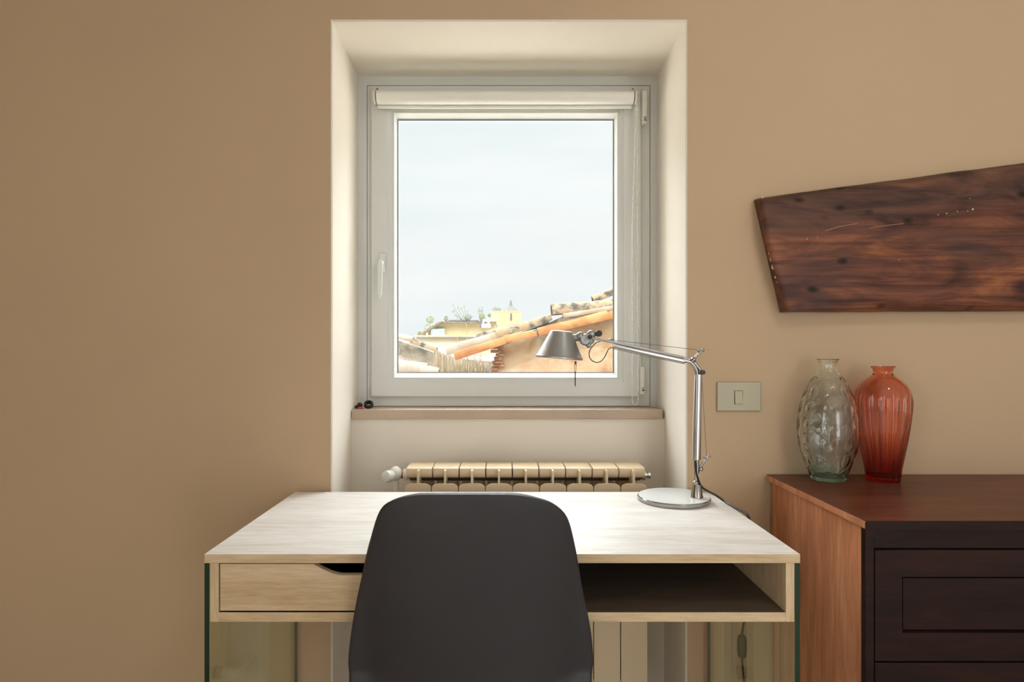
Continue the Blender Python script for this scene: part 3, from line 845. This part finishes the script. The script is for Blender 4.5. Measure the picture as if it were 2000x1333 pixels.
for i in range(3):
    zt_, zb_ = ztp - i * (hh + gap), ztp - i * (hh + gap) - hh
    if i == 2: zb_ = max(zb_, .012)
    A = [(dx0_, dx1_, zt_, zb_, fy), ]
    fl = 53 * ppx; ft = 52.5 * ppx; fb = 55 * ppx
    def R4(x0, x1, zt, zb, y): return [(x0, y, zt), (x1, y, zt), (x1, y, zb), (x0, y, zb)]
    g = MB().rings([R4(dx0_, dx1_, zt_, zb_, fy + .016), R4(dx0_, dx1_, zt_, zb_, fy + .001), R4(dx0_ + .001, dx1_ - .001, zt_ - .001, zb_ + .001, fy),
                    R4(dx0_ + fl, dx1_ - fl, zt_ - ft, zb_ + fb, fy), R4(dx0_ + fl + .001, dx1_ - fl - .001, zt_ - ft - .001, zb_ + fb + .001, fy + .003), R4(dx0_ + fl + .001, dx1_ - fl - .001, zt_ - ft - .001, zb_ + fb + .001, fy + .0135)], cap=False)
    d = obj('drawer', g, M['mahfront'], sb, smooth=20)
    obj('panel', MB().box(dx0_ + fl + .0045, dx1_ - fl - .0045, fy + .004, fy + .0155, zb_ + fb + .0065, zt_ - ft - .0045), M['mahfront'], d)
    obj('knob', MB().lathe([(.006, 0), (.006, .012), (.014, .018), (.015, .024), (.010, .029)], ((dx0_ + dx1_) / 2, fy + .008, (zt_ + zb_) / 2), (0, -1, 0), 20), M['brass'], d)
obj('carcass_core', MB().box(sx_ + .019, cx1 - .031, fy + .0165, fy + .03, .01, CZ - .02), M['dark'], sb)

# ------------------------------------------------------------------ vases
def vase_profile(pts, D, cz, cxp):
    return [(hw * D / F, PZ(py, D)) for py, hw in pts]
def vase(name, label, cpx, D, pts, mat, seg, rfun, wall, kin=.7):
    """pts (pixel y, pixel half width) from lip to foot"""
    xc = PX(cpx, D); zb = CZ + .0004
    prof = [(hw * D / F, PZ(py, D)) for py, hw in pts]
    zmin = prof[-1][1]
    prof = [(r, zb + (z - zmin)) for r, z in prof]
    # resample smooth
    fine = []
    n = len(prof)
    for i in range(n - 1):
        a, b, c_, d = prof[max(i - 1, 0)], prof[i], prof[i + 1], prof[min(i + 2, n - 1)]
        for k in range(8):
            t = k / 8
            fine.append(tuple(0.5 * ((2 * b[j]) + (c_[j] - a[j]) * t + (2 * a[j] - 5 * b[j] + 4 * c_[j] - d[j]) * t * t + (3 * b[j] - a[j] - 3 * c_[j] + d[j]) * t ** 3) for j in (0, 1)))
    fine.append(prof[-1])
    zt = fine[0][1]
    rings = []
    for r, z in fine:
        rings.append([(xc + (r + rfun(2 * PI * i / seg, z - zb, r)) * math.cos(2 * PI * i / seg), D + (r + rfun(2 * PI * i / seg, z - zb, r)) * math.sin(2 * PI * i / seg), z) for i in range(seg)])
    rings.append([(xc + fine[-1][0] * .82 * math.cos(2 * PI * i / seg), D + fine[-1][0] * .82 * math.sin(2 * PI * i / seg), zb) for i in range(seg)])
    inner = []
    for r, z in fine[::-1]:
        zz_ = max(z, zb + .012)
        if zz_ > z and len(inner) and inner[-1][0][2] >= zz_: continue
        rin = max(.001, r - wall)
        inner.append([(xc + (rin + rfun(2 * PI * i / seg, z - zb, r) * kin) * math.cos(2 * PI * i / seg), D + (rin + rfun(2 * PI * i / seg, z - zb, r) * kin) * math.sin(2 * PI * i / seg), zz_) for i in range(seg)])
    g = MB()
    bot_in = [(xc + .002 * math.cos(2 * PI * i / seg), D + .002 * math.sin(2 * PI * i / seg), zb + .014) for i in range(seg)]
    bot_out = [(xc + .002 * math.cos(2 * PI * i / seg), D + .002 * math.sin(2 * PI * i / seg), zb + .003) for i in range(seg)]
    g.rings([bot_out] + rings[::-1] + inner[::-1] + [bot_in])
    return tag(obj(name, g, mat, smooth=70), label, 'vase')

def dimples(a, h, r):
    if h < .03 or h > .285: return 0
    rowh = .0455; k = 0; h0 = .018
    row = (h - h0) / rowh
    for rr in (math.floor(row), math.floor(row) + 1):
        zc_ = h0 + rr * rowh
        nd = 9
        off = .42 if rr < 3 else .36
        ph = (a / (2 * PI) * nd + off) % 1.0 - .5
        dxm = ph * 2 * PI * r / nd
        dz_ = h - zc_
        sc_ = r / .077
        q = math.sqrt((dxm / (.0165 * sc_)) ** 2 + (dz_ / .0185) ** 2)
        if q < 1: k = min(k, -.0052 * (1 - q ** 2) * min(1, sc_ * 1.1))
        elif q < 1.25: k = max(k, .0007 * math.sin(PI * (q - 1) / .25))
    return k
vase('glass_vase', 'tall pale green dimpled glass vase, left of the two on the sideboard', 1617, 1.712,
     [(703.5, 20.5), (706, 19), (712, 16.3), (722, 16.2), (731, 20), (742, 28), (755, 36), (770, 42), (790, 48.5), (812, 52.5), (840, 54.5), (866, 53), (885, 49), (902, 43.5), (918, 38), (930, 33.5), (937, 31.5), (940, 29)],
     M['greenglass'], 180, dimples, .0050, .45)
def flutes(a, h, r):
    if h > .262: return 0
    e_ = min(1, (.262 - h) / .04) 
    return -.0042 * e_ * (.5 + .5 * math.cos(a * 18)) * (r / .06)
vase('glass_vase', 'orange-red fluted glass vase, right of the two on the sideboard', 1724.5, 1.712,
     [(718.5, 22), (720.5, 21), (727, 17), (733, 17.2), (738, 22), (746, 32), (756, 41), (768, 46.5), (782, 49.5), (800, 49.5), (820, 47.5), (845, 44.5), (870, 40.5), (895, 36), (915, 32.5), (930, 30.8), (938, 30), (941, 28.5)],
     M['redglass'], 180, flutes, .0040)

# ------------------------------------------------------------------ outside: roofs and houses
O = {}
O['stucco'] = None
def ext(name, stops, scale, rough=.85, bs=20, bd=.02, dist=.3, stretch=(1, 1, 1), dim=.37):
    stops = [(.5 + (p - .5) * .55, tuple(x * dim * .86 for x in q)) for p, q in stops]
    t = NT(name); c = t.coord(stretch); f = t.noise(c, scale, 7, .65, dist)
    t.set(Base_Color=t.ramp(f, stops), Roughness=rough); t.b.inputs['Specular IOR Level'].default_value = .15
    t.bump(t.noise(c, bs, 5, .6), .6, bd); return t.m
O['stucco'] = ext('peach_stucco', [(.25, (.60, .36, .20)), (.45, (.80, .54, .33)), (.62, (.88, .66, .44)), (.8, (.92, .78, .58))], 5, bs=30, bd=.015)
O['tile'] = ext('orange_clay', [(.25, (.60, .22, .07)), (.5, (.84, .36, .12)), (.75, (.90, .48, .20))], 6, bs=40, bd=.006, dim=.25)
O['tile2'] = ext('bleached_clay', [(.3, (.80, .55, .36)), (.6, (.93, .80, .66))], 5, bs=40, bd=.004, dim=.20)
O['moss'] = ext('lichen_clay', [(.30, (.13, .12, .09)), (.45, (.36, .29, .20)), (.56, (.60, .46, .32)), (.7, (.72, .40, .20))], 13, bs=50, bd=.010, dim=.29)
O['mossw'] = ext('mossy_mortar', [(.28, (.30, .29, .22)), (.45, (.58, .52, .40)), (.62, (.85, .76, .62)), (.8, (.93, .88, .78))], 8, bs=25, bd=.02)
O['yellow'] = ext('yellow_render', [(.3, (.82, .62, .32)), (.7, (.92, .76, .46))], 1.2, bs=6, bd=.02)
O['pale'] = ext('pale_yellow_render', [(.3, (.85, .70, .46)), (.7, (.95, .85, .66))], 2.0, bs=6, bd=.02)
O['brick'] = ext('broken_brick', [(.3, (.35, .13, .07)), (.6, (.75, .36, .18)), (.8, (.85, .6, .4))], 12, bs=30, bd=.03)
O['slate'] = ext('grey_roof', [(.3, (.45, .42, .38)), (.7, (.70, .66, .60))], 3, dim=.17)
O['leaf'] = ext('green_foliage', [(.3, (.22, .32, .06)), (.7, (.55, .60, .18))], 1.5, bs=5, bd=.1)
O['leaf2'] = ext('olive_foliage', [(.3, (.25, .28, .16)), (.7, (.52, .54, .36))], 1.5, bs=5, bd=.1)
O['dry'] = ext('dry_stems', [(.3, (.62, .46, .28)), (.7, (.88, .74, .52))], 4)
O['darkx'] = simple('dark_metal_far', (.05, .05, .06), .5)
O['teal'] = simple('teal_shutter', (.35, .62, .58), .5)
O['whitex'] = simple('white_render_far', (.88, .87, .84), .6)
O['glassx'] = simple('far_window_glass', (.30, .38, .42), .15)
O['ground'] = simple('pale_paving', (.55, .52, .46), .9, var=.1, vs=.4)

struct(obj('ground', MB().box(-300, 300, 2.6, 480, -9.2, -9), O['ground']), 'ground far below the window')

hl = MB()
hp_ = [(-480 + 40 * i, -9 + 8.2 + 2.2 * mnoise.noise(Vector((i * .35, 2, 0)))) for i in range(25)]
hl.prism([(-480, -9)] + hp_ + [(480, -9)], 380, 430)
struct(obj('hills', hl, ext('hazy_hills', [(.3, (.42, .48, .46)), (.7, (.60, .64, .60))], .02, bs=.1, bd=.5, dim=.8), smooth=0), 'low hazy hills on the horizon')
# gable wall with its edge of clay tiles
G = 5.05
def Gp(px, py, D=G): v = P(px, py, D); return (v.x, v.z)
gb = MB()
poly = [Gp(962, 760), Gp(966, 735), Gp(962, 722), Gp(972, 712), Gp(966, 702), Gp(978, 694), Gp(969, 686), Gp(978, 678), Gp(1000, 668), Gp(1048, 655), Gp(1110, 635), Gp(1190, 615), Gp(1260, 594), Gp(1420, 545), Gp(1420, 1400), Gp(960, 1400)]
tag(obj('gable_wall', gb.prism(poly, G, G + 5.5), O['stucco'], smooth=0), 'peach rendered gable wall outside behind the lamp shade', 'wall')
bk = MB()
rnd = random.Random(11)
yy = 676
while yy < 770:
    h_ = rnd.uniform(5, 8)
    x0_ = 957 + rnd.uniform(-3, 5) + (10 if 690 < yy < 705 else 0); x1_ = x0_ + rnd.uniform(12, 26)
    a, b = P(x0_, yy, G - .03), P(x1_, yy + h_, G - .03)
    bk.box(a.x, b.x, G - .03, G + .2, b.z, a.z); yy += h_ + 1
tag(obj('brick_edge', bk, O['brick'], bevel=.006), 'broken red brick edge at the left end of the gable wall', 'bricks')

def coppo(p0, p1, r0_, r1_, up=Vector((0, 0, 1)), arch=1.0, th=.016, seg=14):
    """half-round clay tile from p0 to p1"""
    g = MB(); p0, p1 = Vector(p0), Vector(p1); t = (p1 - p0).normalized(); side = t.cross(up).normalized(); u = side.cross(t).normalized()
    rs = []
    N_ = 8
    for k in range(N_ + 1):
        q = k / N_; p = p0.lerp(p1, q); r = lerp(r0_, r1_, q) * (1 + .02 * math.sin(q * 9))
        o_ = [p + side * math.cos(PI * i / seg) * r + u * math.sin(PI * i / seg) * r * arch for i in range(seg + 1)]
        i_ = [p + side * math.cos(PI * i / seg) * (r - th) + u * math.sin(PI * i / seg) * (r - th) * arch for i in range(seg, -1, -1)]
        rs.append(o_ + i_)
    return g.rings(rs)
def tile(px0, py0, px1, py1, D, r0p, r1p, mat, label, D1=None, arch=1.0, group=None, roll=0):
    D1 = D1 or D
    p0, p1 = P(px0, py0, D), P(px1, py1, D1)
    up = Vector((0, -math.sin(roll), math.cos(roll)))
    o = obj('roof_tile', coppo(p0, p1, r0p * D / F, r1p * D1 / F, up, arch), O[mat], smooth=50)
    return tag(o, label, 'roof tile', group)
TG = 'clay tiles along the gable edge'
tile(891, 704, 989, 672, 4.96, 17, 15, 'tile', 'bright orange clay tile at the lowest left end of the gable edge', group=TG)
tile(986, 671, 1049, 657, 4.97, 15, 14, 'tile', 'short orange clay tile beside the dark gap on the gable edge', group=TG)
tile(1052, 657, 1188, 625, 4.98, 16, 19, 'tile', 'long orange clay tile above the lamp shade on the gable edge', group=TG)
tile(1186, 626, 1262, 602, 5.0, 18, 18, 'tile', 'orange clay tile half hidden by the right window frame', group=TG)
tile(874, 694, 978, 664, 5.12, 19, 17, 'tile2', 'bleached pale clay tile behind the lowest orange tile', group=TG)
tile(932, 664, 1078, 626, 5.30, 13, 12, 'moss', 'grey lichened clay tile below the gap in the upper row', group=TG)
tile(972, 660, 1072, 631, 5.12, 17, 15, 'moss', 'mottled lichen-grey clay tile in the middle of the upper row', group=TG)
tile(1078, 616, 1200, 603, 5.10, 23, 19, 'moss', 'thick lichened clay tile highest on the gable edge', group=TG, arch=.95)
tile(1100, 622, 1198, 606, 5.0, 9, 9, 'tile2', 'thin pale clay tile wedged under the thick lichened tile', group=TG)
tile(1160, 592, 1250, 556, 5.5, 14, 14, 'moss', 'lichened clay tile rising at the right edge of the window', group=TG)
rb_ = MB().prism([Gp(978, 672, 5.32), Gp(985, 660, 5.32), Gp(1074, 630, 5.32), Gp(1100, 618, 5.32), Gp(1200, 596, 5.32), Gp(1420, 532, 5.32), Gp(1420, 544.5), Gp(1260, 593.5), Gp(1190, 614.5), Gp(1110, 634.5), Gp(1048, 654.5), Gp(1000, 667.5), Gp(980, 677)], 5.32, 5.5)
tag(obj('mortar_bed', rb_, O['moss'], smooth=0), 'lichened mortar showing between the clay tiles of the gable edge', 'mortar')
a, b = P(1042, 644, 4.94), P(1052, 655, 4.94)
tag(obj('tile_clip', MB().box(a.x, b.x, 4.93, 5.04, b.z, a.z), O['darkx'], bevel=.004), 'small dark metal piece under the orange tiles left of the lamp shade', 'bracket')

# left low roof with its hip tiles
lw = MB()
poly = [Gp(250, 640, 6.2), Gp(500, 650, 6.2), Gp(700, 658, 6.2), Gp(775, 664, 6.2), Gp(812, 676, 6.2), Gp(850, 690, 6.2), Gp(905, 702, 6.2), Gp(975, 708, 6.2), Gp(975, 1400, 6.2), Gp(250, 1400, 6.2)]
tag(obj('mossy_wall', lw.prism(poly, 6.2, 9.0), O['mossw'], smooth=0), 'mossy weathered masonry low at the left outside the window', 'wall')
TL = 'hip tiles on the low mossy wall'
tile(745, 655, 806, 669, 6.1, 11, 11, 'tile2', 'pale hip tile at the left window edge on the mossy wall', group=TL)
tile(801, 671, 852, 688, 6.1, 11, 10, 'moss', 'brownish hip tile in the middle of the mossy wall', group=TL)
tile(848, 690, 880, 699, 6.15, 7, 6, 'tile2', 'small hip tile at the low end of the mossy wall', group=TL)
tile(760, 722, 856, 736, 5.3, 21, 17, 'tile2', 'large bleached tile at the bottom left corner of the glass', group=TL)
tile(745, 712, 835, 722, 5.6, 14, 12, 'tile2', 'bleached tile just behind the large one at the bottom left', group=TL)
# dry grass growing there (nobody could count it)
k = MB(); rnd = random.Random(5)
for i in range(420):
    x_ = rnd.uniform(845, 945); D_ = rnd.uniform(5.3, 6.0); p = P(x_, 760, D_); h_ = rnd.uniform(.12, .42) * (1.0 if x_ > 870 else 1.15)
    p.z = EYE - rnd.uniform(.22, .35)
    q = p + Vector((rnd.uniform(-.06, .06), 0, h_ * .6))
    wv = Vector((rnd.uniform(.002, .005), 0, 0))
    k.add([p - wv, p + wv, q + wv * .3, q - wv * .3], [(0, 1, 2, 3)])
    k.add([p - Vector((0, .004, 0)), p + Vector((0, .004, 0)), q], [(0, 1, 2)])
g_ = tag(obj('dry_grass', k, O['dry'], smooth=0, flip=False), 'dry straw-coloured grass on the low wall outside', 'grass'); g_['kind'] = 'stuff'
for (x, y0_, y1_, D_, w_) in ((851, 672, 745, 5.4, 'leftmost of the bare stems in the window'), (874, 690, 750, 5.35, 'just left of the lowest orange roof tile'), (893, 655, 720, 5.6, 'rising over the lowest pale tile'), (911, 630, 700, 5.7, 'the tallest, in front of the far house'), (862, 690, 740, 5.3, 'short one between two taller ones')):
    tag(obj('dead_stem', MB().tube([P(x, y1_ + 160, D_), P(x + 1.5, (y0_ + y1_) / 2, D_), P(x - 1, y0_, D_)], .0035, 5, 3), O['dry']), 'thin dead plant stem, ' + w_, 'plant', 'dead stems on the low wall')

# mid-distance terrace wall
tw = MB(); Dm = 17
tw.prism([Gp(760, 657, Dm), Gp(990, 657, Dm), Gp(990, 1500, Dm), Gp(760, 1500, Dm)], Dm, Dm + 6)
tw.prism([Gp(756, 656, Dm), Gp(990, 656, Dm), Gp(990, 659.5, Dm), Gp(756, 659.5, Dm)], Dm - .1, Dm + 6)
# the far end steps down left so that the sky shows
tw = MB()
tw.prism([Gp(812, 658, Dm), Gp(990, 658, Dm), Gp(990, 1300, Dm), Gp(812, 1300, Dm)], Dm, Dm + 6)
tw.prism([Gp(812, 655.5, Dm), Gp(990, 655.5, Dm), Gp(990, 658.5, Dm), Gp(812, 658.5, Dm)], Dm - .12, Dm + 6)
tag(obj('terrace_wall', tw, O['pale'], smooth=0), 'pale cream terrace wall in front of the far yellow house', 'wall')

# far yellow house
Dh = 45
hs = tag(empty('house', (PX(890, Dh), Dh + 4, -9)), 'far yellow house with a planted roof terrace', 'house')
def Hp(px, py): return Gp(px, py, Dh)
g = MB().prism([Hp(836, 650), Hp(862, 632), Hp(968, 632), Hp(968, 1000), Hp(836, 1000)], Dh, Dh + 9)
obj('facade', g, O['yellow'], hs, smooth=0)
g = MB()
a = [Hp(815, 659), Hp(860, 630.5), Hp(866, 630.5), Hp(820, 660)]
g.prism(a, Dh - 1.2, Dh + 9); g.prism([Hp(860, 629), Hp(969, 629), Hp(969, 632.5), Hp(860, 632.5)], Dh - .5, Dh + 9)
obj('roof_edge', g, O['moss'], hs, smooth=0)
a, b = P(842, 642.5, Dh - .1), P(868, 656.5, Dh - .1)
wd = obj('window', MB().box(a.x, b.x, Dh - .15, Dh + .05, b.z, a.z), O['teal'], hs)
a, b = P(848, 644.5, Dh - .2), P(858, 656.5, Dh - .2)
obj('curtain', MB().box(a.x, b.x, Dh - .2, Dh, b.z, a.z), O['whitex'], wd)
a, b = P(859, 648, Dh - .2), P(866, 656.5, Dh - .2)
obj('pane', MB().box(a.x, b.x, Dh - .2, Dh, b.z, a.z), O['glassx'], wd)
a, b = P(832, 649, Dh - .2), P(836, 658, Dh)
obj('pillar', MB().box(a.x, b.x, Dh - .2, Dh + .2, b.z - 1, a.z), O['whitex'], hs)
g = MB(); a, b = P(876, 626.3, Dh), P(935, 630, Dh); g.box(a.x, b.x, Dh - .2, Dh + .3, b.z, a.z)
obj('planter', g, O['darkx'], hs)
# terrace furniture
g = MB()
for (x0_, x1_, y0_, y1_) in ((941, 958, 633, 640), (943, 945, 624, 634), (953, 955, 622, 634), (946, 957, 626, 628)):
    a, b = P(x0_, y0_, Dh - 1), P(x1_, y1_, Dh - 1); g.box(a.x, b.x, Dh - 1.2, Dh - .8, b.z, a.z)
tag(obj('garden_chair', g, O['whitex'], smooth=0), 'white chair on the far roof terrace beside the tower', 'chair')
a, b = P(937, 624, Dh - .9), P(941, 640, Dh - .9)
tag(obj('chimney_pot', MB().box(a.x, b.x, Dh - 1, Dh - .5, b.z, a.z), O['darkx']), 'dark upright post on the far roof terrace', 'post')

# bushes: masses of small leaves
def bush(name, cxp, cyp, rx, ry, D, mat, label, n=260, leaf=1.2, seed=1, rooted=False, foot=628.4):
    g = MB(); rnd = random.Random(seed); m_ = D / F
    for i in range(n):
        while True:
            v = Vector((rnd.uniform(-1, 1), rnd.uniform(-1, 1), rnd.uniform(-1, 1)))
            if v.length < 1: break
        v = v.normalized() * (v.length ** .5)
        c = P(cxp + v.x * rx, cyp + v.z * -ry, D) + Vector((0, v.y * rx * m_, 0))
        d1 = Vector((rnd.uniform(-1, 1), rnd.uniform(-1, 1), rnd.uniform(-1, 1))).normalized(); d2 = d1.orthogonal().normalized()
        s_ = leaf * m_ * rnd.uniform(.6, 1.2)
        g.add([c - d1 * s_, c - d2 * s_ * .5, c + d1 * s_, c + d2 * s_ * .5], [(0, 1, 2, 3)])
    b0 = P(cxp, cyp + ry, D); b0.z = -9 if rooted else PZ(foot, D); g.cyl(b0, P(cxp, cyp, D), .35 * m_, 6)
    return tag(obj(name, g, O[mat], smooth=0, flip=False), label, 'bush', 'plants on the far roof terrace')
bush('bush', 840, 625, 8, 7, Dh + 12, 'leaf', 'round yellow-green bush left of the far terrace', seed=2, rooted=True)
bush('bush', 836, 644, 8, 12, Dh + 18, 'leaf2', 'olive-grey tree behind the far house gable', seed=3, rooted=True)
bush('bush', 820, 652, 5, 4, Dh + 12, 'leaf', 'small green bush lowest left of the far house', seed=4, rooted=True)
bush('bush', 871, 623, 4, 6, Dh, 'leaf2', 'small olive bush at the left end of the planter', seed=5, n=150)
bush('bush', 914, 621, 6, 7, Dh, 'leaf2', 'olive bush in the middle of the far terrace', seed=6)
bush('bush', 942, 619, 6, 6, Dh + 1, 'leaf', 'green bush above the white terrace chair', seed=7)
bush('bush', 956, 616, 3, 4, Dh + 1, 'leaf', 'small green bush touching the tower', seed=8, n=90)
bush('bush', 896, 625, 18, 1.6, Dh + .05, 'leaf2', 'low dark hedge row along the planter', seed=9, n=220, leaf=.9, foot=625.9)
bush('bush', 970, 605, 10, 5, 72, 'leaf2', 'pale grey tree behind the tower roof', seed=10, rooted=True)
# tall flower stalks
k = MB(); rnd = random.Random(9)
for (x, y) in ((884, 596), (883, 609), (894, 601), (901, 602), (906, 598), (912, 609), (889, 617), (887, 607), (936, 603), (941, 601), (943, 607), (938, 608), (934, 607), (906, 620), (922, 618)):
    for _ in range(5):
        c = P(x + rnd.uniform(-1.6, 1.6), y + rnd.uniform(-1, 1), Dh); k.ball(c, rnd.uniform(.5, 1.0) * Dh / F, 5)
    k.cyl(P(lerp(x, 915 if x < 925 else 940, .6), 625.8 if x < 925 else 628.4, Dh + .1), P(x, y, Dh), .012, 4)
tag(obj('flower_stalks', k, O['leaf2'], smooth=0), 'thin tall flower stalks with dark heads on the far terrace', 'flowers')

# tower with conical roof
Dt = 62
tw = tag(empty('tower', (PX(989, Dt), Dt, -9)), 'squat yellow tower with a small grey conical roof and black finial', 'tower')
cxt = P(989, 610, Dt); rT = 29.5 * Dt / F
g = MB().lathe([(rT, -9), (rT, P(0, 609.5, Dt).z), (rT * 1.02, P(0, 609.3, Dt).z), (rT * 1.02, P(0, 607.5, Dt).z), (rT * .98, P(0, 607.3, Dt).z)], (cxt.x, Dt + rT, 0), (0, 0, 1), 40)
obj('drum', g, O['yellow'], tw)
cr_ = P(999, 600, Dt)
z_ = lambda p: PZ(p, Dt)
g = MB().lathe([(18.5 * Dt / F, z_(608)), (18.5 * Dt / F, z_(607)), (9 * Dt / F, z_(600)), (3.5 * Dt / F, z_(596.5)), (1.5 * Dt / F, z_(595.5))], (cr_.x - 1 * Dt / F, Dt + rT * .8, 0), (0, 0, 1), 24)
obj('cone_roof', g, O['slate'], tw)
g = MB().lathe([(4.2 * Dt / F, z_(598)), (2.6 * Dt / F, z_(593.5)), (2.0 * Dt / F, z_(588)), (.8 * Dt / F, z_(584.5))], (P(998, 600, Dt).x, Dt + rT * .8, 0), (0, 0, 1), 12)
obj('finial', g, O['darkx'], tw)
a, b = P(996.5, 612.5, Dt), P(1000, 626, Dt)
obj('slit_window', MB().box(a.x, b.x, Dt + .02, Dt + .3, b.z, a.z), O['darkx'], tw)
